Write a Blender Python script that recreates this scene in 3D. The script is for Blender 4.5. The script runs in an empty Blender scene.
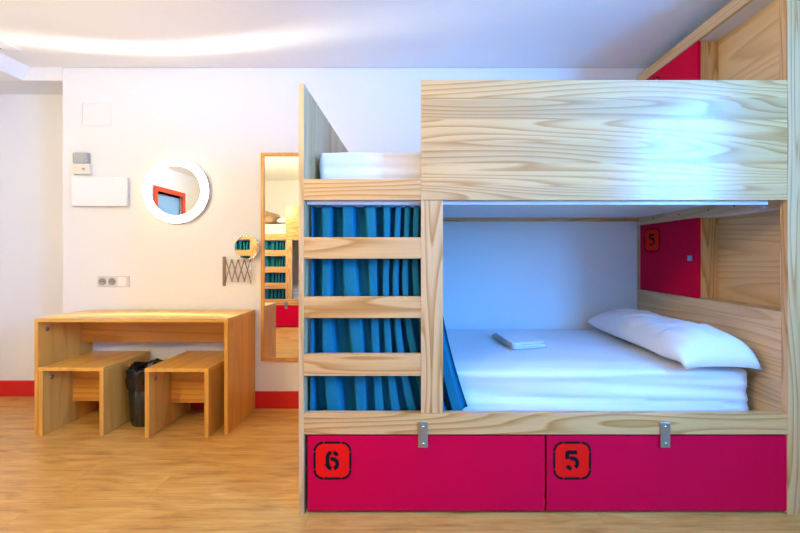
import bpy, bmesh, math, random
from mathutils import Vector, Matrix, noise
C = bpy.context.scene
COL = bpy.context.collection
PI = math.pi

# ------------------------------------------------------------------ camera
EYE = 1.10
cam_d = bpy.data.cameras.new('camera'); cam = bpy.data.objects.new('camera', cam_d); COL.objects.link(cam)
cam.location = (0, 0, EYE); cam.rotation_euler = (PI/2, 0, 0)
cam_d.sensor_width = 36; cam_d.lens = 16.2
cam_d.shift_x = -16/800; cam_d.shift_y = -11.5/800
cam_d.clip_start = 0.01
C.camera = cam
# ------------------------------------------------------------------ view
C.view_settings.view_transform = 'Standard'; C.view_settings.look = 'None'
C.view_settings.gamma = 1; C.view_settings.use_curve_mapping = False
C.view_settings.exposure = -0.10
# ------------------------------------------------------------------ sky (daylight outside the windows)
w = bpy.data.worlds.new('sky'); C.world = w; w.use_nodes = True
bgn = w.node_tree.nodes['Background']
bgn.inputs[0].default_value = (0.055, 0.32, 1.0, 1); bgn.inputs[1].default_value = 94
def portal(name, loc, rot, sx, sy):
    l = bpy.data.lights.new(name, 'AREA'); l.shape = 'RECTANGLE'; l.size = sx; l.size_y = sy
    l.cycles.is_portal = True
    o = bpy.data.objects.new(name, l); COL.objects.link(o); o.location = loc; o.rotation_euler = rot
    return o
YB = 2.59            # back wall
YF = -1.375          # wall behind the camera
XL, XR = -3.6, 2.20
ZC = 2.45
YA = 2.81            # alcove back
W1 = (-0.43, 0.12, 0.95, 2.0)      # left wall window  y0 y1 z0 z1
W2 = (-0.55, 0.40, 1.10, 2.38)     # right wall window
portal('daylight_portal_side', (XL-0.02, (W1[0]+W1[1])/2, (W1[2]+W1[3])/2), (0, -PI/2, 0), W1[3]-W1[2], W1[1]-W1[0])
portal('daylight_portal_right', (XR+0.02, (W2[0]+W2[1])/2, (W2[2]+W2[3])/2), (0, PI/2, 0), W2[3]-W2[2], W2[1]-W2[0])
# ceiling lamps: (x, y, radius, power, colour)
LAMPS = [(-2.2, 0.35, 0.11, 72, (1.0, 0.83, 0.43)),
         (-0.80, 0.35, 0.11, 33, (1.0, 0.74, 0.34))]
RING_EMIT = 9.0
ARC_POWER = 55.0

# ------------------------------------------------------------------ materials
def new_mat(name):
    m = bpy.data.materials.new(name); m.use_nodes = True
    nt = m.node_tree; b = nt.nodes['Principled BSDF']
    return m, nt, b
def plain(name, col, rough=0.5, metal=0.0, bump=0.0, bscale=200, spec=0.5, var=0.0, vscale=3):
    m, nt, b = new_mat(name)
    b.inputs['Base Color'].default_value = (*col, 1); b.inputs['Roughness'].default_value = rough
    b.inputs['Metallic'].default_value = metal; b.inputs['Specular IOR Level'].default_value = spec
    tc = nt.nodes.new('ShaderNodeTexCoord')
    if var:
        n = nt.nodes.new('ShaderNodeTexNoise'); n.inputs['Scale'].default_value = vscale; n.inputs['Detail'].default_value = 4
        nt.links.new(tc.outputs['Object'], n.inputs['Vector'])
        mx = nt.nodes.new('ShaderNodeMix'); mx.data_type = 'RGBA'
        mx.inputs['A'].default_value = (*[c*(1-var) for c in col], 1); mx.inputs['B'].default_value = (*[min(1, c*(1+var)) for c in col], 1)
        nt.links.new(n.outputs['Fac'], mx.inputs['Factor']); nt.links.new(mx.outputs['Result'], b.inputs['Base Color'])
    if bump:
        n = nt.nodes.new('ShaderNodeTexNoise'); n.inputs['Scale'].default_value = bscale; n.inputs['Detail'].default_value = 3
        nt.links.new(tc.outputs['Object'], n.inputs['Vector'])
        bp = nt.nodes.new('ShaderNodeBump'); bp.inputs['Strength'].default_value = bump; bp.inputs['Distance'].default_value = 0.002
        nt.links.new(n.outputs['Fac'], bp.inputs['Height']); nt.links.new(bp.outputs['Normal'], b.inputs['Normal'])
    return m
def emis(name, col, s):
    m, nt, b = new_mat(name)
    b.inputs['Base Color'].default_value = (*col, 1)
    b.inputs['Emission Color'].default_value = (*col, 1); b.inputs['Emission Strength'].default_value = s
    return m
def wood(name, axis, light, dark, rough=0.35, dens=9.0, seed=0.0, across=5.0, board=0.0, baxis=2, contrast=0.75):
    """axis = grain direction 0/1/2; contour-like growth rings stretched along the grain; board = width of glued staves"""
    m, nt, b = new_mat(name); N = nt.nodes.new; L = nt.links.new
    tc = N('ShaderNodeTexCoord'); mp = N('ShaderNodeMapping')
    sc = [across]*3; sc[axis] = across*0.075
    mp.inputs['Scale'].default_value = sc; mp.inputs['Location'].default_value = (seed, seed*1.7, seed*0.3)
    L(tc.outputs['Object'], mp.inputs['Vector'])
    vec = mp.outputs['Vector']; stave = None
    if board:
        sp = N('ShaderNodeSeparateXYZ'); L(tc.outputs['Object'], sp.inputs[0])
        dv = N('ShaderNodeMath'); dv.operation = 'DIVIDE'; dv.inputs[1].default_value = board; L(sp.outputs[baxis], dv.inputs[0])
        fl = N('ShaderNodeMath'); fl.operation = 'FLOOR'; L(dv.outputs[0], fl.inputs[0])
        wn = N('ShaderNodeTexWhiteNoise'); wn.noise_dimensions = '1D'; L(fl.outputs[0], wn.inputs['W'])
        vs = N('ShaderNodeVectorMath'); vs.operation = 'SCALE'; vs.inputs['Scale'].default_value = 7.0; L(wn.outputs['Color'], vs.inputs[0])
        ad = N('ShaderNodeVectorMath'); ad.operation = 'ADD'; L(vec, ad.inputs[0]); L(vs.outputs[0], ad.inputs[1])
        vec = ad.outputs[0]; stave = wn.outputs['Value']
    n1 = N('ShaderNodeTexNoise'); n1.inputs['Scale'].default_value = 1.0; n1.inputs['Detail'].default_value = 1.2; n1.inputs['Roughness'].default_value = 0.35
    L(vec, n1.inputs['Vector'])
    mu = N('ShaderNodeMath'); mu.operation = 'MULTIPLY'; mu.inputs[1].default_value = dens; L(n1.outputs['Fac'], mu.inputs[0])
    fr = N('ShaderNodeMath'); fr.operation = 'FRACT'; L(mu.outputs[0], fr.inputs[0])
    r1 = N('ShaderNodeValToRGB'); e = r1.color_ramp.elements
    e[0].position = 0; e[0].color = (0, 0, 0, 1); e[1].position = 0.88; e[1].color = (1, 1, 1, 1)
    x = r1.color_ramp.elements.new(0.5); x.color = (0.18, 0.18, 0.18, 1); y = r1.color_ramp.elements.new(1.0); y.color = (0, 0, 0, 1)
    L(fr.outputs[0], r1.inputs[0])
    m2 = N('ShaderNodeMapping'); s2 = [160]*3; s2[axis] = 4; m2.inputs['Scale'].default_value = s2
    L(tc.outputs['Object'], m2.inputs['Vector'])
    n2 = N('ShaderNodeTexNoise'); n2.inputs['Scale'].default_value = 1; n2.inputs['Detail'].default_value = 3; L(m2.outputs['Vector'], n2.inputs['Vector'])
    f1 = N('ShaderNodeMath'); f1.operation = 'MULTIPLY'; f1.inputs[1].default_value = contrast; L(r1.outputs['Color'], f1.inputs[0])
    f2 = N('ShaderNodeMath'); f2.operation = 'MULTIPLY_ADD'; f2.inputs[1].default_value = 0.55; L(n2.outputs['Fac'], f2.inputs[0]); L(f1.outputs[0], f2.inputs[2])
    f3 = N('ShaderNodeMath'); f3.operation = 'SUBTRACT'; f3.inputs[1].default_value = 0.15; f3.use_clamp = True; L(f2.outputs[0], f3.inputs[0])
    inv = N('ShaderNodeMath'); inv.operation = 'SUBTRACT'; inv.inputs[0].default_value = 1.0; L(f3.outputs[0], inv.inputs[1])
    mx = N('ShaderNodeMix'); mx.data_type = 'RGBA'; mx.inputs['A'].default_value = (*light, 1); mx.inputs['B'].default_value = (*dark, 1)
    L(inv.outputs[0], mx.inputs['Factor']) if False else L(f3.outputs[0], mx.inputs['Factor'])
    out = mx.outputs['Result']
    if stave is not None:
        hv = N('ShaderNodeHueSaturation'); mr = N('ShaderNodeMapRange'); mr.inputs['To Min'].default_value = 0.86; mr.inputs['To Max'].default_value = 1.08
        L(stave, mr.inputs['Value']); L(mr.outputs[0], hv.inputs['Value']); L(out, hv.inputs['Color']); out = hv.outputs['Color']
    L(out, b.inputs['Base Color'])
    b.inputs['Roughness'].default_value = rough
    bp = N('ShaderNodeBump'); bp.inputs['Strength'].default_value = 0.12; bp.inputs['Distance'].default_value = 0.001
    L(f2.outputs[0], bp.inputs['Height']); L(bp.outputs['Normal'], b.inputs['Normal'])
    return m

PL, PD = (0.75, 0.44, 0.17), (0.46, 0.19, 0.035)
M = {}
M['pine_x'] = wood('pine_grain_across', 0, PL, PD, 0.22, seed=3.1, board=0.093, baxis=2, dens=20, across=7, contrast=0.8)
M['pine_rail'] = wood('pine_rail', 0, PL, PD, 0.32, seed=8.4, dens=15, across=8, contrast=0.8)
M['pine_z'] = wood('pine_grain_up', 2, (0.75, 0.46, 0.20), PD, 0.33, seed=5.7, dens=13, across=10, contrast=0.8)
M['pine_panel'] = wood('pine_side_panel', 2, (0.74, 0.46, 0.21), (0.52, 0.28, 0.09), 0.38, seed=1.2, dens=8, board=0.09, baxis=1)
M['pine_y'] = wood('pine_headboard', 1, (0.78, 0.55, 0.31), (0.58, 0.34, 0.14), 0.35, seed=2.2, dens=20, board=0.11, baxis=2)
M['cubby'] = wood('pine_cubby_back', 1, (0.78, 0.54, 0.27), (0.58, 0.34, 0.12), 0.4, seed=4.9, dens=18, across=4)
M['oak_x'] = wood('oak_desk_top', 0, (0.82, 0.47, 0.10), (0.64, 0.31, 0.05), 0.28, seed=6.2, dens=9, board=0.08, baxis=1, contrast=0.5)
M['oak_z'] = wood('oak_desk_side', 2, (0.82, 0.41, 0.07), (0.62, 0.26, 0.03), 0.34, seed=7.7, dens=9, board=0.09, baxis=1, contrast=0.5)
M['oak_a'] = wood('oak_apron', 0, (0.76, 0.37, 0.06), (0.56, 0.23, 0.025), 0.36, seed=1.7, dens=11, contrast=0.8)
M['oak_y'] = wood('oak_bench_top', 1, (0.80, 0.43, 0.08), (0.64, 0.29, 0.035), 0.25, seed=9.3, dens=9, contrast=0.5)
M['wall'] = plain('white_plaster', (0.80, 0.805, 0.785), 0.65, bump=0.12, bscale=60)
M['ceil'] = plain('white_ceiling_paint', (0.90, 0.91, 0.88), 0.6, bump=0.05, bscale=40)
M['base'] = plain('red_gloss_paint', (0.62, 0.012, 0.012), 0.35, var=0.05)
M['red'] = plain('crimson_lacquer', (0.64, 0.001, 0.038), 0.5, spec=0.06, var=0.04, bump=0.03, bscale=300)
M['redbadge'] = plain('scarlet_stencil_paint', (0.85, 0.008, 0.005), 0.5, spec=0.08)
M['redframe'] = plain('red_window_paint', (0.70, 0.06, 0.02), 0.4)
M['black'] = plain('black_stencil_ink', (0.006, 0.006, 0.01), 0.7, spec=0.1)
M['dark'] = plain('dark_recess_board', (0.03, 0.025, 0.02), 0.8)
M['laminate'] = plain('white_laminate', (0.78, 0.77, 0.76), 0.45)
M['white'] = plain('white_plastic', (0.85, 0.85, 0.84), 0.25)
M['whitegloss'] = plain('white_gloss_plastic', (0.84, 0.85, 0.87), 0.08)
M['cream'] = plain('cream_plastic', (0.80, 0.75, 0.60), 0.4)
M['greyp'] = plain('light_grey_plastic', (0.62, 0.61, 0.58), 0.4)
M['socket'] = plain('socket_recess_plastic', (0.30, 0.29, 0.27), 0.5)
M['steel'] = plain('brushed_steel', (0.42, 0.46, 0.52), 0.32, 1.0, bump=0.03)
M['chrome'] = plain('chrome', (0.75, 0.74, 0.72), 0.15, 1.0)
M['bronze'] = plain('dull_brown_metal', (0.32, 0.22, 0.17), 0.35, 0.8)
M['mirror'] = plain('mirror_glass', (0.90, 0.91, 0.90), 0.0, 1.0)
M['sheet'] = plain('white_cotton', (0.80, 0.80, 0.82), 0.85, bump=0.25, bscale=25, spec=0.2)
M['brownc'] = plain('brown_cotton', (0.32, 0.20, 0.12), 0.9)
M['teal'] = plain('teal_curtain_cloth', (0.006, 0.15, 0.23), 0.85, bump=0.3, bscale=500, spec=0.2, var=0.12, vscale=8)
M['bag'] = plain('black_bin_liner', (0.005, 0.005, 0.006), 0.16, bump=0.8, bscale=30)
M['bin'] = plain('smoky_plastic', (0.02, 0.015, 0.011), 0.25)
M['ring'] = emis('frosted_lit_ring', (1.0, 0.95, 0.83), RING_EMIT)
m, nt, b = new_mat('clear_plastic'); b.inputs['Base Color'].default_value = (0.9, 0.92, 0.9, 1)
b.inputs['Transmission Weight'].default_value = 0.8; b.inputs['Roughness'].default_value = 0.15; M['clear'] = m
m, nt, b = new_mat('window_glass'); tp = nt.nodes.new('ShaderNodeBsdfTransparent'); gl_ = nt.nodes.new('ShaderNodeBsdfGlossy'); gl_.inputs['Roughness'].default_value = 0
mxs = nt.nodes.new('ShaderNodeMixShader'); mxs.inputs[0].default_value = 0.05
nt.links.new(tp.outputs[0], mxs.inputs[1]); nt.links.new(gl_.outputs[0], mxs.inputs[2]); nt.links.new(mxs.outputs[0], nt.nodes['Material Output'].inputs['Surface'])
M['glass'] = m
def floor_mat():
    m, nt, b = new_mat('oak_vinyl_planks'); N = nt.nodes.new; L = nt.links.new
    tc = N('ShaderNodeTexCoord')
    br = N('ShaderNodeTexBrick'); br.offset = 0.37; br.inputs['Scale'].default_value = 1
    br.inputs['Brick Width'].default_value = 1.22; br.inputs['Row Height'].default_value = 0.18
    br.inputs['Mortar Size'].default_value = 0.0012; br.inputs['Mortar Smooth'].default_value = 0.2; br.inputs['Bias'].default_value = 0
    br.inputs['Color1'].default_value = (0, 0, 0, 1); br.inputs['Color2'].default_value = (1, 1, 1, 1); br.inputs['Mortar'].default_value = (0.5, 0.5, 0.5, 1)
    L(tc.outputs['Object'], br.inputs['Vector'])
    vs = N('ShaderNodeVectorMath'); vs.operation = 'SCALE'; vs.inputs['Scale'].default_value = 9; L(br.outputs['Color'], vs.inputs[0])
    mp = N('ShaderNodeMapping'); mp.inputs['Scale'].default_value = (2.2, 14, 1); L(tc.outputs['Object'], mp.inputs['Vector'])
    ad = N('ShaderNodeVectorMath'); ad.operation = 'ADD'; L(mp.outputs['Vector'], ad.inputs[0]); L(vs.outputs[0], ad.inputs[1])
    n1 = N('ShaderNodeTexNoise'); n1.inputs['Scale'].default_value = 1.6; n1.inputs['Detail'].default_value = 5; n1.inputs['Roughness'].default_value = 0.6; n1.inputs['Distortion'].default_value = 0.6
    L(ad.outputs[0], n1.inputs['Vector'])
    m3 = N('ShaderNodeMapping'); m3.inputs['Scale'].default_value = (5, 90, 1); L(tc.outputs['Object'], m3.inputs['Vector'])
    n2 = N('ShaderNodeTexNoise'); n2.inputs['Scale'].default_value = 1; n2.inputs['Detail'].default_value = 4; L(m3.outputs['Vector'], n2.inputs['Vector'])
    r = N('ShaderNodeValToRGB'); e = r.color_ramp.elements
    e[0].position = 0.28; e[0].color = (0.24, 0.095, 0.016, 1); e[1].position = 0.68; e[1].color = (0.66, 0.37, 0.10, 1)
    x = e.new(0.45); x.color = (0.50, 0.25, 0.055, 1)
    mm = N('ShaderNodeMath'); mm.operation = 'MULTIPLY_ADD'; mm.inputs[1].default_value = 0.35; L(n2.outputs['Fac'], mm.inputs[0])
    m4 = N('ShaderNodeMath'); m4.operation = 'MULTIPLY_ADD'; m4.inputs[1].default_value = 0.85; m4.inputs[2].default_value = -0.08; L(n1.outputs['Fac'], m4.inputs[0]); L(m4.outputs[0], mm.inputs[2])
    L(mm.outputs[0], r.inputs[0])
    hv = N('ShaderNodeHueSaturation'); mr = N('ShaderNodeMapRange'); mr.inputs['To Min'].default_value = 0.93; mr.inputs['To Max'].default_value = 1.05
    L(br.outputs['Color'], mr.inputs['Value']); L(mr.outputs[0], hv.inputs['Value']); L(r.outputs['Color'], hv.inputs['Color'])
    mx = N('ShaderNodeMix'); mx.data_type = 'RGBA'; mx.inputs['B'].default_value = (0.16, 0.08, 0.03, 1)
    f = N('ShaderNodeMath'); f.operation = 'MULTIPLY'; f.inputs[1].default_value = 0.3; L(br.outputs['Fac'], f.inputs[0]); L(f.outputs[0], mx.inputs['Factor'])
    L(hv.outputs['Color'], mx.inputs['A']); L(mx.outputs['Result'], b.inputs['Base Color'])
    b.inputs['Roughness'].default_value = 0.33
    bp = N('ShaderNodeBump'); bp.inputs['Strength'].default_value = 0.15; bp.inputs['Distance'].default_value = 0.002
    L(mm.outputs[0], bp.inputs['Height']); L(bp.outputs['Normal'], b.inputs['Normal'])
    return m
M['floor'] = floor_mat()

# ------------------------------------------------------------------ mesh helpers
def thing(name, label, cat, loc=(0, 0, 0), group=None):
    o = bpy.data.objects.new(name, None); COL.objects.link(o); o.location = loc
    o.empty_display_size = 0.1
    tag(o, label, cat, group); return o
def tag(o, label, cat, group=None):
    o['label'] = label; o['category'] = cat
    if group: o['group'] = group
    return o
def rootloc(p):
    v = Vector((0, 0, 0))
    while p is not None: v += p.location; p = p.parent
    return v
def obj(name, bm, mat, parent=None, smooth=False, bevel=0.0, origin=None):
    """bm is in WORLD coordinates; the object is placed so that they stay there"""
    off = rootloc(parent); o_w = Vector(origin) if origin is not None else off
    for v in bm.verts: v.co -= o_w
    bmesh.ops.recalc_face_normals(bm, faces=bm.faces)
    me = bpy.data.meshes.new(name); bm.to_mesh(me); bm.free()
    if smooth:
        for p in me.polygons: p.use_smooth = True
    me.materials.append(mat)
    o = bpy.data.objects.new(name, me); COL.objects.link(o)
    o.location = o_w - off
    if parent: o.parent = parent
    if bevel:
        md = o.modifiers.new('bevel', 'BEVEL'); md.width = bevel; md.segments = 2; md.limit_method = 'ANGLE'
    return o
def nb(): return bmesh.new()
def bx(bm, x0, x1, y0, y1, z0, z1):
    x0, x1 = sorted((x0, x1)); y0, y1 = sorted((y0, y1)); z0, z1 = sorted((z0, z1))
    v = [bm.verts.new(p) for p in ((x0,y0,z0),(x1,y0,z0),(x1,y1,z0),(x0,y1,z0),(x0,y0,z1),(x1,y0,z1),(x1,y1,z1),(x0,y1,z1))]
    for f in ((0,3,2,1),(4,5,6,7),(0,1,5,4),(1,2,6,5),(2,3,7,6),(3,0,4,7)): bm.faces.new([v[i] for i in f])
    return bm
def box(name, dims, mat, parent=None, bevel=0.0015, origin=None):
    return obj(name, bx(nb(), *dims), mat, parent, bevel=bevel, origin=origin)
def struct(name, bm, mat, bevel=0):
    o = obj(name, bm, mat, bevel=bevel); o['kind'] = 'structure'; return o
def rod(bm, p, q, r, n=12):
    p = Vector(p); q = Vector(q); d = q-p
    mt = Matrix.Translation((p+q)/2) @ d.to_track_quat('Z', 'Y').to_matrix().to_4x4()
    bmesh.ops.create_cone(bm, cap_ends=True, segments=n, radius1=r, radius2=r, depth=d.length, matrix=mt); return bm
def bar(bm, p, q, w, t, up=(0, 1, 0)):
    p = Vector(p); q = Vector(q); d = (q-p).normalized(); u = Vector(up); s = d.cross(u).normalized()*w/2; u = u*t/2
    v = [bm.verts.new(c) for c in (p-s-u, p+s-u, p+s+u, p-s+u, q-s-u, q+s-u, q+s+u, q-s+u)]
    for f in ((0,1,2,3),(7,6,5,4),(0,4,5,1),(1,5,6,2),(2,6,7,3),(3,7,4,0)): bm.faces.new([v[i] for i in f])
    return bm
def lathe(bm, prof, c, n=48, axis='Z', closed=False, fn=None):
    """prof: (r, h) pairs revolved about the axis through c"""
    rings = []
    for k, (r, h) in enumerate(prof):
        ring = []
        for i in range(n):
            a = 2*PI*i/n; rr = r; hh = h
            if fn: rr, hh = fn(k, a, r, h)
            if axis == 'Z': p = (c[0]+rr*math.cos(a), c[1]+rr*math.sin(a), c[2]+hh)
            else: p = (c[0]+rr*math.cos(a), c[1]+hh, c[2]+rr*math.sin(a))
            ring.append(bm.verts.new(p))
        rings.append(ring)
    pairs = list(zip(rings, rings[1:])) + ([(rings[-1], rings[0])] if closed else [])
    for a, b_ in pairs:
        for i in range(n): bm.faces.new((a[i], a[(i+1) % n], b_[(i+1) % n], b_[i]))
    if not closed:
        if prof[0][0] > 1e-6: bm.faces.new(list(reversed(rings[0])))
        if prof[-1][0] > 1e-6: bm.faces.new(rings[-1])
        bmesh.ops.remove_doubles(bm, verts=bm.verts, dist=1e-6)
    return bm

# ------------------------------------------------------------------ the room
XA = -2.547       # where the back wall ends and the alcove starts
ZS = 2.355        # soffit underside
struct('floor', bx(nb(), XL-0.1, XR+0.1, YF-0.1, YA+0.1, -0.1, 0), M['floor'])
struct('ceiling', bx(nb(), XL-0.1, XR+0.1, YF-0.1, YA+0.1, ZC, ZC+0.1), M['ceil'])
bm = nb(); bx(bm, XA, XR+0.1, YB, YA+0.1, 0, ZC)
struct('wall_back', bm, M['wall'], bevel=0.008)
bm = nb(); bx(bm, XL-0.1, XA, YA, YA+0.1, 0, ZS); bx(bm, XL-0.1, XA, YB, YA+0.1, ZS, ZC)
struct('wall_alcove', bm, M['wall'])
bm = nb()    # boxed soffit along the left side of the room, its face leaning slightly
v = [bm.verts.new(p) for p in ((XL, YF, ZS), (-2.825, YF, ZS), (-2.772, YF, ZC), (XL, YF, ZC), (XL, YB, ZS), (-2.825, YB, ZS), (-2.772, YB, ZC), (XL, YB, ZC))]
for f in ((0,1,2,3),(7,6,5,4),(0,4,5,1),(1,5,6,2),(2,6,7,3),(3,7,4,0)): bm.faces.new([v[i] for i in f])
struct('ceiling_soffit', bm, M['ceil'])
bm = nb()
y0, y1, z0, z1 = W1
bx(bm, XL-0.1, XL, YF-0.1, y0, 0, ZC); bx(bm, XL-0.1, XL, y1, YA, 0, ZC); bx(bm, XL-0.1, XL, y0, y1, 0, z0); bx(bm, XL-0.1, XL, y0, y1, z1, ZC)
struct('wall_left', bm, M['wall'])
bm = nb(); y0, y1, z0, z1 = W2
bx(bm, XR, XR+0.1, YF-0.1, y0, 0, ZC); bx(bm, XR, XR+0.1, y1, YB, 0, ZC); bx(bm, XR, XR+0.1, y0, y1, 0, z0); bx(bm, XR, XR+0.1, y0, y1, z1, ZC)
struct('wall_right', bm, M['wall'])
struct('wall_front', bx(nb(), XL, XR, YF-0.1, YF, 0, ZC), M['wall'])
# red skirting
struct('baseboard_back', bx(nb(), XA, -0.5, YB-0.014, YB, 0, 0.122), M['base'], 0.002)
struct('baseboard_alcove', bx(nb(), XL, XA, YA-0.014, YA, 0, 0.122), M['base'], 0.002)
struct('baseboard_left', bx(nb(), XL, XL+0.014, YF, YA-0.014, 0, 0.122), M['base'], 0.002)
struct('baseboard_right', bx(nb(), XR-0.014, XR, YF, YB, 0, 0.122), M['base'], 0.002)
struct('baseboard_front', bx(nb(), XL+0.014, XR-0.014, YF, YF+0.014, 0, 0.122), M['base'], 0.002)
# windows
def window(name, plane, a0, a1, z0, z1, mull):
    r = bpy.data.objects.new(name, None); COL.objects.link(r); r['kind'] = 'structure'
    fr = nb(); t = 0.055
    def put(bm, u0, u1, w0, w1, d0, d1):
        if plane == 'x': bx(bm, XL-0.1+d0, XL-0.1+d1, u0, u1, w0, w1)
        else: bx(bm, XR+0.1-d0, XR+0.1-d1, u0, u1, w0, w1)
    put(fr, a0-t, a0+0.01, z0-t, z1+t, 0.101, 0.122); put(fr, a1-0.01, a1+t, z0-t, z1+t, 0.101, 0.122)
    put(fr, a0+0.01, a1-0.01, z1-0.01, z1+t, 0.101, 0.122); put(fr, a0+0.01, a1-0.01, z0-t, z0+0.01, 0.101, 0.122)
    for i in range(mull+1):
        u = a0 + (a1-a0)*i/mull
        put(fr, max(a0, u-0.02), min(a1, u+0.02), z0, z1, 0.03, 0.07)
    put(fr, a0, a1, z0, z0+0.04, 0.03, 0.07); put(fr, a0, a1, z1-0.04, z1, 0.03, 0.07)
    obj('window_frame', fr, M['redframe'], r)
    for i in range(mull):
        g = nb(); u0 = a0+(a1-a0)*i/mull; u1 = a0+(a1-a0)*(i+1)/mull
        put(g, u0+0.018, u1-0.018, z0+0.038, z1-0.038, 0.046, 0.052); obj('pane', g, M['glass'], r)
window('window_1', 'x', *W1, 1)
m, nt, b = new_mat('window_dimmer_sheet'); tr = nt.nodes.new('ShaderNodeBsdfTranslucent'); tr.inputs[0].default_value = (0.32, 0.17, 0.115, 1)
nt.links.new(tr.outputs[0], nt.nodes['Material Output'].inputs['Surface'])
bb = obj('window_dimmer', bx(nb(), XL-0.028, XL-0.026, W1[0]+0.003, W1[1]-0.003, W1[2]+0.002, W1[3]-0.002), m, bpy.data.objects['window_1'])  # sheet added inside the pane to dim and tint the bright sky behind
window('window_2', 'right', *W2, 2)

# ceiling vent
v_ = thing('ceiling_vent', 'small dark slotted ceiling vent beside the boxed soffit at far left', 'vent', (-2.68, 2.24, ZC))
box('vent_plate', (-2.765, -2.60, 2.10, 2.38, ZC-0.006, ZC-0.0005), M['white'], v_)
bm = nb()
for k in range(5): bx(bm, -2.76, -2.70, 2.20+k*0.032, 2.218+k*0.032, ZC-0.009, ZC-0.0061)
obj('slots', bm, M['dark'], v_)

# ceiling lamps
for i, (lx, ly, lr, pw, lc) in enumerate(LAMPS):
    t = thing('ceiling_lamp', ['round white globe lamp hanging over the desk side of the room', 'round white globe lamp hanging over the floor before the bunk ladders'][i], 'lamp', (lx, ly, ZC))
    dr = (0.20, 0.05)[i]
    obj('lamp_body', lathe(nb(), [(0.0, 0), (0.06, 0), (0.06, -0.02), (0.006, -0.03), (0.006, -0.25-dr), (0.03, -0.255-dr), (0.03, -0.275-dr), (0.0, -0.275-dr)], (lx, ly, ZC-0.001), 40), M['white'], t, True)
    k = pw/(4*PI*PI*lr*lr)
    prof = [(lr*math.sin(PI*q/20), -0.27-dr-lr+lr*math.cos(PI*q/20)) for q in range(21)]; prof[0] = (0, prof[0][1]); prof[-1] = (0, prof[-1][1])
    obj('glass_globe', lathe(nb(), prof, (lx, ly, ZC), 40), emis('lit_opal_glass', lc, k), t, True)

# ------------------------------------------------------------------ stencil marks
def stroke(bm, pts, wd, th, place):
    """flat mitred stroke through 2D pts; place(u, w, d) -> world"""
    n = len(pts); P = [Vector(p) for p in pts]; L_, R_ = [], []
    for i in range(n):
        if i == 0: d = P[1]-P[0]
        elif i == n-1: d = P[-1]-P[-2]
        else: d = (P[i+1]-P[i]).normalized()+(P[i]-P[i-1]).normalized()
        d.normalize(); nn = Vector((-d.y, d.x)); k = 1.0
        if 0 < i < n-1: k = 1/max(0.5, nn.dot(Vector((-(P[i]-P[i-1]).normalized().y, (P[i]-P[i-1]).normalized().x))))
        L_.append(P[i]+nn*wd/2*k); R_.append(P[i]-nn*wd/2*k)
    for i in range(n-1):
        q = [L_[i], R_[i], R_[i+1], L_[i+1]]
        a = [bm.verts.new(place(p.x, p.y, 0)) for p in q]; b_ = [bm.verts.new(place(p.x, p.y, th)) for p in q]
        bm.faces.new(a[::-1]); bm.faces.new(b_)
        for k in range(4): bm.faces.new((a[k], a[(k+1) % 4], b_[(k+1) % 4], b_[k]))
def arc(cx, cy, r, a0, a1, n=8, ry=None):
    ry = ry or r
    return [(cx+r*math.cos(math.radians(a0+(a1-a0)*i/n)), cy+ry*math.sin(math.radians(a0+(a1-a0)*i/n))) for i in range(n+1)]
def badge(digit, parent, size, place):
    """rounded square in scarlet with a broken black outline and a stencilled digit; place(u,w,d)"""
    h = size/2; r = size*0.24
    bm = nb(); pts = arc(h-r, h-r, r, 0, 90)+arc(-h+r, h-r, r, 90, 180)+arc(-h+r, -h+r, r, 180, 270)+arc(h-r, -h+r, r, 270, 360)
    a = [bm.verts.new(place(p[0], p[1], 0)) for p in pts]; b_ = [bm.verts.new(place(p[0], p[1], 0.0006)) for p in pts]
    bm.faces.new(a[::-1]); bm.faces.new(b_)
    for i in range(len(pts)): bm.faces.new((a[i], a[(i+1) % len(pts)], b_[(i+1) % len(pts)], b_[i]))
    bd = obj('number_badge', bm, M['redbadge'], parent)
    ink = nb(); g = size*0.03; wd = size*0.062
    pl = lambda u, w_, d: place(u, w_, d+0.0006)
    for sx in (1, -1):
        for sy in (1, -1):
            c = arc(sx*(h-r), sy*(h-r), r, 0, 90) if sx*sy > 0 else arc(sx*(h-r), sy*(h-r), r, 90, 0)
            c = [(sx*abs(x-sx*(h-r))+sx*(h-r), sy*abs(y-sy*(h-r))+sy*(h-r)) for x, y in c]
            c.sort(key=lambda q: q[0]*sx); stroke(ink, c, wd, 0.0006, pl)
    e = h-r-g
    for q in (((-e, h), (e, h)), ((-e, -h), (e, -h)), ((h, -e), (h, e)), ((-h, -e), (-h, e))): stroke(ink, list(q), wd, 0.0006, pl)
    s = size*0.23; t = size*0.105      # half height, stroke
    w2 = s*0.60
    if digit == 5:
        stroke(ink, [(w2, s), (-w2+t*0.2, s), (-w2, s-t*0.2), (-w2, s*0.20)], t, 0.0006, pl)
        stroke(ink, [(-w2+t*.75, s*0.20), (-w2*0.2, s*0.27)]+arc(w2*0.1, -s*0.32, w2*0.95, 80, -60, 8, s*0.58), t, 0.0006, pl)
        stroke(ink, arc(-w2*0.1, -s*0.35, w2, 268, 205, 5, s*0.62), t, 0.0006, pl)
    else:
        stroke(ink, arc(0, s*0.45, w2, 15, 78, 4, s*0.55), t, 0.0006, pl)
        stroke(ink, arc(0, s*0.45, w2, 102, 180, 5, s*0.55)+[(-w2, -s*0.45)]+arc(0, -s*0.45, w2, 180, 258, 5, s*0.55), t, 0.0006, pl)
        stroke(ink, arc(0, -s*0.40, w2, -70, 112, 12, s*0.60), t, 0.0006, pl)
    obj('stencil', ink, M['black'], bd)

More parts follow.
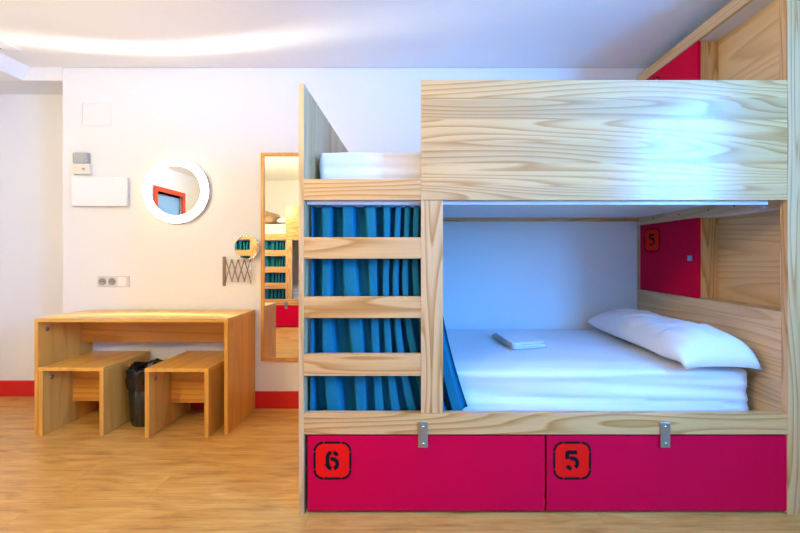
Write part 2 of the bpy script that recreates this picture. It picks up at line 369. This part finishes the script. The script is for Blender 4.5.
# ------------------------------------------------------------------ bunk bed
S = 236.0
def fx(px): return (px-416)/S        # metres from photo pixels on the bunk's front plane
def fz(py): return EYE+(255-py)/S
DEP = 1.065
def build_bunk(x0, yf, sg, label):
    """x0 shift, yf world y of front plane, sg=+1 recedes to +y, -1 to -y"""
    t = thing('bunk_bed', label, 'bunk bed', (x0+0.55, yf+sg*0.5, 0), 'pine bunk beds')
    def B(name, xa, xb, va, vb, za, zb, mat, parent=t, bevel=0.0015):
        return box(name, (x0+xa, x0+xb, yf+sg*va, yf+sg*vb, za, zb), mat, parent, bevel)
    def R(name, p, q, r, mat, parent=t):
        bm = nb(); rod(bm, (x0+p[0], yf+sg*p[1], p[2]), (x0+q[0], yf+sg*q[1], q[2]), r); return obj(name, bm, mat, parent, True)
    xl0, xl1 = fx(298.6), fx(303.8)
    xh = 1.59
    B('side_panel', xl0, xl1, 0.0, DEP-0.003, 0.0, fz(83.2), M['pine_panel'])
    # rails, posts, rungs
    B('upper_rail', xl1, fx(421)-0.0005, 0.0, 0.028, fz(200), fz(179), M['pine_rail'])
    B('guard_board', fx(421), fx(787.5), 0.0, 0.028, fz(200), fz(80), M['pine_x'])
    B('center_post', fx(421), fx(443), 0.0, 0.03, fz(413.3), fz(200.3), M['pine_z'])
    for a, b_ in ((237.3, 258.6), (296.8, 318), (354.4, 376)):
        B('rung', xl1, fx(421)-0.0005, 0.0015, 0.028, fz(b_), fz(a), M['pine_rail'])
    B('lower_rail', xl1, fx(787.5), 0.0, 0.03, fz(434.5), fz(413.5), M['pine_rail'])
    # corner post and tower at the head end
    B('corner_post', fx(787.7), fx(798.7), 0.0, 0.028, 0.0, 2.385, M['pine_z'])
    B('tower_front', fx(798.7)+0.001, 1.735, 0.008, 0.028, 0.0, 2.385, M['pine_z'])
    B('tower_back', 1.712, 1.735, 0.0285, DEP-0.003, 0.0, 2.385, M['cubby'])
    B('headboard', xh, xh+0.02, 0.0285, DEP-0.003, 0.30, 0.842, M['pine_y'])
    B('headboard', xh, xh+0.02, 0.0285, DEP-0.003, 1.373, 1.842, M['pine_y'])
    yd0, yd1 = 0.512, 1.030
    for zb, zt, nm, num in ((0.842, 1.312, 'lower', 5), (1.842, 2.312, 'upper', 6)):
        B('shelf', xh+0.0, 1.7115, 0.0285, DEP-0.004, zb, zb+0.012, M['pine_y'] if nm == 'lower' else M['pine_y'])
        B('shelf', xh+0.021, 1.7115, 0.0285, DEP-0.004, zt, zt+0.015, M['laminate'])
        B('top_rail', xh-0.002, xh+0.0205, 0.0285, DEP-0.003, zt, zt+(0.06 if nm == 'lower' else 0.07), M['pine_y'])
        B('divider', xh+0.004, 1.7115, yd0+0.0, yd0+0.018, zb+0.0125, zt-0.0005, M['pine_z'])
        B('back_stile', xh, xh+0.02, yd1+0.001, DEP-0.003, zb+0.0125, zt-0.0005, M['pine_z'])
        d = B('locker_door', xh+0.001, xh+0.019, yd0-0.004, yd1, zb+0.0145, zt-0.003, M['red'])
        zc = zb+0.358; vc = yd1-0.128
        # viewer looks along +x at this door: right-hand side is towards the bunk front
        badge(num, d, 0.152, (lambda u, w_, dd, vc=vc, zc=zc: (x0+xh+0.0008-dd, yf+sg*(vc-u*(1 if sg > 0 else 1)), zc+w_)) if sg > 0 else
              (lambda u, w_, dd, vc=vc, zc=zc: (x0+xh+0.0008-dd, yf+sg*(vc+u), zc+w_)))
        B('lock', xh-0.006, xh+0.001, yd0+0.035, yd0+0.065, zb+0.225, zb+0.255, M['steel'], d)
        R('catch', (xh+0.02, 0.040, zb+0.21), (xh+0.02, 0.040, zb+0.25), 0.006, M['steel'])
        B('end_stile', xh-0.017, xh+0.021, 0.0285, 0.034, zb+0.013, zt-0.001, M['pine_z'])
    # bed bases
    B('bed_base', xl1+0.001, xh-0.001, 0.031, DEP-0.006, 0.33, 0.348, M['pine_rail'])
    B('bed_base', xl1+0.001, xh-0.004, 0.029, DEP-0.03, 1.366, 1.384, M['laminate'])
    B('back_batten', xl1+0.001, xh-0.004, DEP-0.028, DEP-0.004, 1.340, 1.384, M['pine_rail'])
    # curtain rail with a small end hook
    cr = B('curtain_rail', xl1+0.002, fx(776), 0.034, 0.050, 1.318, 1.334, M['white'])
    bm = nb(); rod(bm, (x0+fx(773), yf+sg*0.042, 1.318), (x0+fx(773), yf+sg*0.042, 1.30), 0.004)
    rod(bm, (x0+fx(773), yf+sg*0.042, 1.302), (x0+fx(769), yf+sg*0.042, 1.302), 0.004); obj('hook', bm, M['steel'], cr, True)
    # screws on the inner rail of the upper bed
    for vv in (0.27, 0.43, 0.65, 0.88):
        R('screw', (xh-0.0035, vv, 1.345), (xh-0.0005, vv, 1.345), 0.0045, M['dark'])
    # plinth in shadow, drawers
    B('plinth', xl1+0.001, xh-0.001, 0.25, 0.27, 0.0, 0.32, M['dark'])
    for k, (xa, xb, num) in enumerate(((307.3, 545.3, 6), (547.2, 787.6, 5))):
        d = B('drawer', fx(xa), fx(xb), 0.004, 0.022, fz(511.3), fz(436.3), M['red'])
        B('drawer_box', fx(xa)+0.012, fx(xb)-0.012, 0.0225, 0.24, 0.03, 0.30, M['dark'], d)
        bc = (332.3, 572.5)[k]
        badge(num, d, 0.152, lambda u, w_, dd, bc=bc: (x0+fx(bc)+sg*u, yf+sg*(0.0042-dd), fz(461)+w_))
    R('foot', (fx(545), 0.05, 0.0), (fx(545), 0.05, 0.03), 0.012, M['greyp'])
    # steel hasps hanging from the lower rail over the drawers
    for px in (423, 664.5):
        h = B('hasp', fx(px-4.8), fx(px+4.8), -0.006, -0.0005, fz(447), fz(422), M['steel'])
        R('rivet', (fx(px), -0.0095, fz(443)), (fx(px), -0.006, fz(443)), 0.006, M['chrome'], h)
        R('rivet', (fx(px), -0.0095, fz(426)), (fx(px), -0.006, fz(426)), 0.005, M['chrome'], h)
    return t

build_bunk(0.0, 1.525, 1, 'pine bunk bed with red drawers 6 and 5 filling the right of the room')
build_bunk(-2.0, -0.31, -1, 'pine bunk bed across the room, seen reflected in the tall mirror')

# ------------------------------------------------------------------ soft things
def smooth_box(x0, x1, y0, y1, z0, z1, r, nx, ny, nz, fn):
    """rounded box as a dense grid; fn(p, normal-ish) -> displaced point"""
    bm = nb(); vs = {}
    def rp(i, j, k):
        key = (i, j, k)
        if key in vs: return vs[key]
        p = Vector((x0+(x1-x0)*i/nx, y0+(y1-y0)*j/ny, z0+(z1-z0)*k/nz))
        c = Vector((min(max(p.x, x0+r), x1-r), min(max(p.y, y0+r), y1-r), min(max(p.z, z0+r), z1-r)))
        d = p-c
        if d.length > 1e-9:
            n_ = d.normalized(); m_ = max(abs(d.x), abs(d.y), abs(d.z)); p = c+n_*min(m_, r)
        else: n_ = Vector((0, 0, 0))
        vs[key] = bm.verts.new(fn(p, n_)); return vs[key]
    def quad(a, b_, c, d):
        try: bm.faces.new([rp(*q) for q in (a, b_, c, d)])
        except ValueError: pass
    for i in range(nx):
        for j in range(ny):
            quad((i,j,0),(i,j+1,0),(i+1,j+1,0),(i+1,j,0)); quad((i,j,nz),(i+1,j,nz),(i+1,j+1,nz),(i,j+1,nz))
    for i in range(nx):
        for k in range(nz):
            quad((i,0,k),(i+1,0,k),(i+1,0,k+1),(i,0,k+1)); quad((i,ny,k),(i,ny,k+1),(i+1,ny,k+1),(i+1,ny,k))
    for j in range(ny):
        for k in range(nz):
            quad((0,j,k),(0,j,k+1),(0,j+1,k+1),(0,j+1,k)); quad((nx,j,k),(nx,j+1,k),(nx,j+1,k+1),(nx,j,k+1))
    return bm
def mattress(x0, yf, sg, zb, zt, label, xr=1.553, seed=0):
    ya, yb = sorted((yf+sg*0.150, yf+sg*1.03))
    front = yf+sg*0.150
    def fn(p, n_):
        q = p.copy(); dist = abs(p.y-front)
        a = noise.noise(Vector((p.x*2.2+seed, p.y*3, p.z*9)))*0.006
        fr = max(0, 1-dist/0.03)
        # long soft horizontal pleats of the sheet on the front face
        zz = (p.z-zb)/(zt-zb)
        ww = noise.noise(Vector((p.x*1.6+seed, 0.3, p.z*28+p.x*0.8)))*0.017 + (0.012 if zz < 0.30+0.05*math.sin(p.x*2.6) else 0)
        q.y -= sg*fr*(ww+0.002)
        top = max(0, 1-(zt-p.z)/0.02)
        q.z += top*(a+noise.noise(Vector((p.x*5, p.y*7, seed)))*0.003)
        q.z -= 0.012*top*max(0, 1-dist/0.10)
        q.x += (noise.noise(Vector((p.y*6, p.z*14, seed)))*0.008) if n_.x > 0.5 or n_.x < -0.5 else 0
        return q
    bm = smooth_box(x0-0.455, x0+xr, ya, yb, zb, zt, 0.028, 150, 56, 22, fn)
    o = obj('mattress', bm, M['sheet'], smooth=True, origin=(x0+0.55, (ya+yb)/2, zb))
    return tag(o, label, 'mattress', 'white mattresses on the bunks')
mattress(0, 1.525, 1, 0.3495, 0.575, 'thick white-sheeted mattress in the lower bunk under the pillow', seed=1)
mattress(0, 1.525, 1, 1.3855, 1.590, 'white-sheeted mattress on the upper bunk above the ladder rungs', seed=5)
mattress(-2.0, -0.31, -1, 0.3495, 0.575, 'white mattress in the lower bunk of the bed reflected in the mirror', seed=9)
mattress(-2.0, -0.31, -1, 1.3855, 1.590, 'white mattress on the upper bunk of the bed reflected in the mirror', seed=12)

def pillow(cx, cy, zb, hx, hy, th, mat, label, hem=None, sag=0.0, group='pillows on the bunks', seed=0):
    bm = nb(); n, m_ = 36, 84; G = {}
    for side in (1, -1):
        for i in range(n+1):
            for j in range(m_+1):
                u = -1+2*i/n; v = -1+2*j/m_
                if side == -1 and (i in (0, n) or j in (0, m_)): G[(side, i, j)] = G[(1, i, j)]; continue
                e = (max(0, 1-abs(u)**2.4)**0.55)*(max(0, 1-abs(v)**5)**0.5)
                # edges pull in between the corners
                x = cx+hx*u*(1-0.07*(1-v*v)*abs(u)**3 - 0.16*abs(v)**8)
                y = cy+hy*v*(1-0.03*(1-u*u)*abs(v)**3)
                wr = noise.noise(Vector((x*9+seed, y*5, side)))*0.014*e + noise.noise(Vector((x*22+y*14, y*9+seed, side)))*0.009*e
                up = th*(0.72 if side > 0 else 0.28)*e
                z = zb+th*0.28+side*up+(wr if side > 0 else 0)
                if hem is not None and y < hem: 
                    z += side*0.009*e + 0.008*e*math.sin(x*60+y*12)*max(0, 1-(hem-y)/0.12)
                if sag: 
                    k = max(0, 1.672-y)/0.07; z -= sag*k*k
                if side < 0 and (not sag or y > 1.68): z = max(z, zb)
                G[(side, i, j)] = bm.verts.new((x, y, z))
    for side in (1, -1):
        for i in range(n):
            for j in range(m_):
                q = [G[(side, i, j)], G[(side, i+1, j)], G[(side, i+1, j+1)], G[(side, i, j+1)]]
                if side < 0: q.reverse()
                try: bm.faces.new(q)
                except ValueError: pass
    o = obj('pillow', bm, mat, smooth=True, origin=(cx, cy, zb)); return tag(o, label, 'pillow', group)
pillow(1.375, 2.070, 0.585, 0.20, 0.465, 0.165, M['sheet'], 'long white pillow lying along the headboard of the lower bunk', hem=1.80, sag=0.05, seed=2)
pillow(-0.62, -0.86, 0.584, 0.20, 0.42, 0.15, M['sheet'], 'white pillow on the lower bunk of the reflected bed')
pillow(-2.34, -0.80, 1.594, 0.10, 0.30, 0.15, M['brownc'], 'brown pillow on the upper bunk of the reflected bed')

pillow(-2.02, -0.80, 1.594, 0.19, 0.32, 0.13, M['sheet'], 'white pillow next to the brown pillow on the reflected upper bunk', seed=4)

# folded linen on the lower bed
def linen():
    t = thing('folded_sheet', 'small folded white bed linen lying in the middle of the lower bunk mattress', 'bed linen', (0.62, 2.10, 0.578))
    def slab(name, a, z0, z1, grow, seed):
        # a: four plan corners, each layer a thin folded pad
        c = Vector((sum(p[0] for p in a)/4, sum(p[1] for p in a)/4)); bm = nb(); n = 14
        def pt(u, v, z):
            p = Vector(a[0]).lerp(Vector(a[1]), u).lerp(Vector(a[3]).lerp(Vector(a[2]), u), v); p = c+(p-c)*grow
            return (p.x+noise.noise(Vector((u*4, v*4, seed)))*0.004, p.y+noise.noise(Vector((u*4, v*4, seed+9)))*0.004, z)
        g = {}
        for i in range(n+1):
            for j in range(n+1):
                u, v = i/n, j/n; e = min(u, v, 1-u, 1-v); r = min(1, e/0.06)**0.5; zc = (z0+z1)/2; hh = (z1-z0)/2
                wv = noise.noise(Vector((u*3, v*5, seed)))*0.002
                g[(1, i, j)] = bm.verts.new(pt(u, v, zc+hh*r+wv)); g[(-1, i, j)] = g[(1, i, j)] if e == 0 else bm.verts.new(pt(u, v, zc-hh*r))
        for s in (1, -1):
            for i in range(n):
                for j in range(n):
                    try: bm.faces.new([g[(s, i, j)], g[(s, i+1, j)], g[(s, i+1, j+1)], g[(s, i, j+1)]])
                    except ValueError: pass
        obj(name, bm, M['sheet'], t, True)
    a = [(0.525, 1.965), (0.735, 2.01), (0.765, 2.32), (0.475, 2.28)]
    for k in range(3): slab('fold', a, 0.580+k*0.011, 0.591+k*0.011, 1-0.03*k+0.02*(k % 2), k*3.3)
linen()

# curtains
def curtain(x0, yf, sg, label, tail):
    bm = nb(); nu, nz = 420, 46; z1, z0 = 1.316, 0.385; v = {}
    rnd = random.Random(4); ph = [rnd.uniform(0, 6.28) for _ in range(6)]
    for k in range(nz+1):
        s = k/nz; z = z1+(z0-z1)*s
        xl = -0.462-0.004*s
        xr = 0.095+tail*(max(0, (s-0.30)/0.70)**1.6)*0.135
        for i in range(nu+1):
            u = i/nu
            # pleats: tighter and deeper near the ends, wider in the middle
            w_ = u*8.6+0.5*math.sin(u*2*PI+ph[0])+0.16*math.sin(s*3.0+u*7+ph[1])+0.10*math.sin(s*5+ph[2]+u*13)
            th = 2*PI*w_
            val = (0.5+0.5*math.cos(th))**1.8
            amp = (0.072+0.012*math.sin(u*9+ph[3]))*(1-0.35*s*math.exp(-((u-0.5)/0.18)**2))
            x = xl+(xr-xl)*u+0.010*math.sin(2*th)*(0.6+0.3*s)
            y = 0.048+amp*val+0.004*math.sin(s*6+u*20)
            if tail: y = y-0.030*max(0, (u-0.9)/0.1)*s
            y = max(0.040, min(0.118, y))
            if z > 1.3 : y = min(y, 0.12)
            if s < 0.04: y = 0.06+(y-0.06)*0.8
            zz = z+0.008*math.sin(th+1)*s + (0.03*max(0, (u-0.93)/0.07)*s if tail else 0)
            x = min(max(x, xl), xr)
            v[(i, k)] = bm.verts.new((x0+x, yf+sg*y, zz))
    for i in range(nu):
        for k in range(nz): bm.faces.new((v[(i, k)], v[(i+1, k)], v[(i+1, k+1)], v[(i, k+1)]))
    o = obj('curtain', bm, M['teal'], smooth=True, origin=(x0-0.2, yf+sg*0.088, 1.33))
    md = o.modifiers.new('thick', 'SOLIDIFY'); md.thickness = 0.0015
    return tag(o, label, 'curtain', 'teal bunk curtains')
curtain(0, 1.525, 1, 'teal pleated curtain hanging behind the ladder rungs of the near bunk', 1)
curtain(-2.0, -0.31, -1, 'teal curtain of the bunk across the room, seen in the tall mirror', 0)

# ------------------------------------------------------------------ desk and benches
def bolt(parent, x, y, z, sx=1):
    bm = nb(); rod(bm, (x, y, z), (x+sx*0.004, y, z), 0.013, 20); b_ = obj('bolt', bm, M['bronze'], parent, True)
def table(name, label, cat, x0, x1, y0, y1, zt, thk, apron, mats, group=None):
    t = thing(name, label, cat, ((x0+x1)/2, (y0+y1)/2, 0), group)
    mt, ms, ma = mats
    box('desk_top' if cat == 'desk' else 'seat', (x0, x1, y0, y1, zt-0.022, zt), mt, t)
    box('side_panel', (x0+0.0006, x0+thk, y0+0.001, y1, 0, zt-0.0222), ms, t)
    box('side_panel', (x1-thk, x1-0.0006, y0+0.001, y1, 0, zt-0.0222), ms, t)
    ya, za = apron
    box('apron', (x0+thk, x1-thk, ya, ya+0.02, za, zt-0.0222), ma, t)
    bolt(t, x0+thk, y0+0.055, zt-0.075)
    return t
table('desk', 'wide wooden desk with open front against the wall', 'desk', -2.334, -1.149, 2.200, 2.575, 0.711, 0.024, (2.488, 0.499), (M['oak_x'], M['oak_z'], M['oak_a']))
table('bench', 'left square wooden bench tucked under the desk beside its left leg panel', 'bench', -2.299, -1.902, 2.190, 2.574, 0.415, 0.026, (2.385, 0.131), (M['oak_y'], M['oak_z'], M['oak_a']), 'wooden benches under the desk')
table('bench', 'right square wooden bench under the desk, right of the waste bin', 'bench', -1.631, -1.247, 2.163, 2.565, 0.418, 0.026, (2.36, 0.131), (M['oak_y'], M['oak_z'], M['oak_a']), 'wooden benches under the desk')

# waste bin with liner
t = thing('waste_bin', 'round smoky waste bin with black liner between the two benches', 'waste bin', (-1.766, 2.395, 0))
obj('bin_body', lathe(nb(), [(0.0, 0.001), (0.098, 0.001), (0.102, 0.01), (0.118, 0.33), (0.114, 0.33), (0.098, 0.02), (0, 0.015)], (-1.766, 2.395, 0), 72, fn=lambda k, a, r, h: (r+(0.0025*math.cos(18*a) if 1 < k < 4 else 0), h)), M['bin'], t, True)
def crum(k, a, r, h):
    if k == 0: return r, h
    p = Vector((math.cos(a)*1.5, math.sin(a)*1.5, k*0.6))
    nz = noise.noise(p*1.7)+0.6*noise.noise(p*5)
    return r+nz*0.014-0.004, h+noise.noise(p*1.3+Vector((5, 0, 0)))*0.025+noise.noise(p*6)*0.006
prof = [(0.119, 0.235), (0.124, 0.25), (0.126, 0.275), (0.127, 0.30), (0.126, 0.33), (0.124, 0.35), (0.118, 0.37), (0.105, 0.375), (0.098, 0.35), (0.09, 0.30), (0.05, 0.26), (0.0, 0.25)]
obj('bin_liner', lathe(nb(), prof[:-1]+[(0.001, 0.25)], (-1.766, 2.395, 0), 90, fn=crum), M['bag'], t, True)

# ------------------------------------------------------------------ things on the wall
def wx(px, d=0.0): return (px-416)*(YB-d)/360
def wz(py, d=0.0): return EYE+(255-py)*(YB-d)/360
# round lit mirror
mc = (wx(175.5, .04), YB, wz(190.5, .04))
t = thing('round_mirror', 'round mirror with a glowing white light ring on the wall above the desk', 'mirror', mc)
obj('casing', lathe(nb(), [(0.20, -0.001), (0.20, -0.026), (0.232, -0.028), (0.232, -0.032), (0.0, -0.032)], mc, 72, 'Y'), M['white'], t, True, bevel=0)
obj('light_ring', lathe(nb(), [(0.178, -0.0325), (0.231, -0.0325), (0.231, -0.040), (0.178, -0.040)], mc, 96, 'Y', closed=True), M['ring'], t)
obj('mirror_glass', lathe(nb(), [(0.1775, -0.0325), (0.1775, -0.0385), (0.0, -0.0385)], mc, 96, 'Y'), M['mirror'], t)
# light escaping from the casing edge in a narrow cone, as its LED strip throws it
def fan(name, z, sign):
    l = bpy.data.lights.new(name, 'POINT'); l.energy = ARC_POWER; l.color = (1.0, 0.95, 0.80); l.shadow_soft_size = 0.008
    l.use_nodes = True; nt = l.node_tree; em = nt.nodes['Emission']
    tc = nt.nodes.new('ShaderNodeTexCoord'); sp = nt.nodes.new('ShaderNodeSeparateXYZ'); nt.links.new(tc.outputs['Normal'], sp.inputs[0])
    a = nt.nodes.new('ShaderNodeMath'); a.operation = 'ADD'; a.inputs[1].default_value = 0.255; nt.links.new(sp.outputs['Y'], a.inputs[0])
    d = nt.nodes.new('ShaderNodeMath'); d.operation = 'DIVIDE'; d.inputs[1].default_value = 0.075; nt.links.new(a.outputs[0], d.inputs[0])
    s = nt.nodes.new('ShaderNodeMath'); s.operation = 'MULTIPLY'; nt.links.new(d.outputs[0], s.inputs[0]); nt.links.new(d.outputs[0], s.inputs[1])
    n_ = nt.nodes.new('ShaderNodeMath'); n_.operation = 'MULTIPLY'; n_.inputs[1].default_value = -1; nt.links.new(s.outputs[0], n_.inputs[0])
    e = nt.nodes.new('ShaderNodeMath'); e.operation = 'EXPONENT'; nt.links.new(n_.outputs[0], e.inputs[0])
    h = nt.nodes.new('ShaderNodeMath'); h.operation = 'GREATER_THAN'; h.inputs[1].default_value = 0.02
    hz = nt.nodes.new('ShaderNodeMath'); hz.operation = 'MULTIPLY'; hz.inputs[1].default_value = sign; nt.links.new(sp.outputs['Z'], hz.inputs[0]); nt.links.new(hz.outputs[0], h.inputs[0])
    mm = nt.nodes.new('ShaderNodeMath'); mm.operation = 'MULTIPLY'; nt.links.new(e.outputs[0], mm.inputs[0]); nt.links.new(h.outputs[0], mm.inputs[1])
    nt.links.new(mm.outputs[0], em.inputs['Strength'])
    o = bpy.data.objects.new(name, l); COL.objects.link(o); o.location = (0, -0.05, z); o.parent = t
fan('ring_glow_up', 0.20, 1); fan('ring_glow_down', -0.20, -1)

# tall mirror
t = thing('tall_mirror', 'tall narrow wood-framed mirror between the desk and the bunk bed', 'mirror', (-0.88, YB, 1.1))
xa, xb, za, zb = wx(262), -0.66, wz(360), wz(153.5)
bm = nb(); f = 0.022
for d in ((xa, xa+f, za, zb), (xb-f, xb, za, zb), (xa+f, xb-f, za, za+f), (xa+f, xb-f, zb-f, zb)): bx(bm, d[0], d[1], YB-0.022, YB-0.001, d[2], d[3])
obj('frame', bm, M['oak_z'], t)
box('mirror_glass', (xa+f, xb-f, YB-0.012, YB-0.002, za+f, zb-f), M['mirror'], t, 0)

# shaving mirror on scissor arm
t = thing('shaving_mirror', 'small round shaving mirror on a scissor arm beside the tall mirror', 'mirror', (wx(224.5), YB, wz(271)))
box('wall_plate', (wx(223.2), wx(226), YB-0.012, YB-0.001, wz(286), wz(256.5)), M['bronze'], t, 0.003)
bm = nb(); n = 4; X0, X1 = wx(225.5, .03), wx(250.5, .03); zt, zb_ = wz(260), wz(281); st = (X1-X0)/n
yy = YB-0.026
for i in range(n):
    a, b_ = X0+i*st, X0+(i+1)*st
    bar(bm, (a, yy, zt), (b_, yy, zb_), 0.007, 0.003); bar(bm, (a, yy-0.0045, zb_), (b_, yy-0.0045, zt), 0.007, 0.003)
for i in range(n+1):
    for z in (zt, zb_): rod(bm, (X0+i*st, yy+0.004, z), (X0+i*st, yy-0.009, z), 0.005)
for i in range(n): rod(bm, (X0+(i+.5)*st, yy+0.004, (zt+zb_)/2), (X0+(i+.5)*st, yy-0.009, (zt+zb_)/2), 0.004)
obj('scissor_arm', bm, M['bronze'], t)
bm = nb(); rod(bm, (X1, yy-0.002, wz(284)), (X1, yy-0.002, wz(258)), 0.004); obj('swivel_rod', bm, M['chrome'], t, True)
c = (wx(247, .038), yy-0.012, wz(247.5, .038))
rim = obj('rim', lathe(nb(), [(0.080, -0.008), (0.086, -0.006), (0.086, 0.006), (0.080, 0.008)], c, 48, 'Y', closed=True, ), M['chrome'], t, True, origin=c)
gl = obj('mirror_glass', lathe(nb(), [(0.0799, 0.004), (0.0799, -0.004), (0.0, -0.004)], c, 48, 'Y'), M['mirror'], t, origin=c)
rim.rotation_euler.z = gl.rotation_euler.z = math.radians(4.5)

# sockets
t = thing('wall_socket', 'grey double socket and switch plate on the wall just above the desk', 'socket', (wx(114), YB, wz(281)))
box('plate', (wx(98.7), wx(129.8), YB-0.010, YB-0.0005, wz(287), wz(276)), M['greyp'], t, 0.002)
for px in (103.6, 113.3):
    c = (wx(px), YB-0.0102, wz(281.5))
    obj('socket', lathe(nb(), [(0.026, 0), (0.026, -0.003), (0.022, -0.003), (0.020, -0.0005), (0.0, -0.0005)], c, 28, 'Y'), M['socket'], t, True)
    bm = nb()
    for s in (-1, 1): rod(bm, (c[0]+s*0.009, c[1]-0.0006, c[2]), (c[0]+s*0.009, c[1]-0.0015, c[2]), 0.003)
    obj('pin_hole', bm, M['black'], t)
box('switch', (wx(119), wx(127.5), YB-0.013, YB-0.0101, wz(286), wz(277)), M['white'], t, 0.001)
# access hatch
t = thing('access_hatch', 'flush square white access hatch high on the wall above the room controller', 'hatch', (wx(97), YB, wz(114)))
bm = nb(); xa, xb, za, zb = wx(81.6), wx(112), wz(125.8), wz(102.5); f = 0.006
for d in ((xa, xa+f, za, zb), (xb-f, xb, za, zb), (xa+f, xb-f, za, za+f), (xa+f, xb-f, zb-f, zb)): bx(bm, d[0], d[1], YB-0.004, YB-0.0005, d[2], d[3])
obj('frame', bm, M['white'], t); box('hatch_door', (xa+f+0.002, xb-f-0.002, YB-0.003, YB-0.0005, za+f+0.002, zb-f-0.002), M['wall'], t, 0.001)
# controller
t = thing('room_controller', 'small cream wall controller with clear cap above the white flat panel', 'controller', (wx(80), YB, wz(169)))
b_ = box('body', (wx(72, .03), wx(89, .03), YB-0.03, YB-0.0005, wz(174.8), wz(164.6)), M['cream'], t, 0.003)
box('button', (wx(81.5, .033), wx(84.5, .033), YB-0.033, YB-0.0302, wz(170.7), wz(169)), M['socket'], t, 0.0005)
box('clear_cap', (wx(72.3, .028), wx(87.5, .028), YB-0.028, YB-0.0005, wz(164.2), wz(153.5)), M['clear'], t, 0.004)
# flat white electrical panel
t = thing('electrical_panel', 'glossy white rectangular electrical panel on the wall left of the round mirror', 'panel', (wx(98), YB, wz(191)))
box('back_box', (wx(73.8, .034), wx(124.5, .034), YB-0.018, YB-0.0005, wz(205), wz(178)), M['white'], t, 0.002)
box('cover', (wx(71.5, .034), wx(126.3, .034), YB-0.034, YB-0.0185, wz(206, .034), wz(177.5, .034)), M['whitegloss'], t, 0.003)
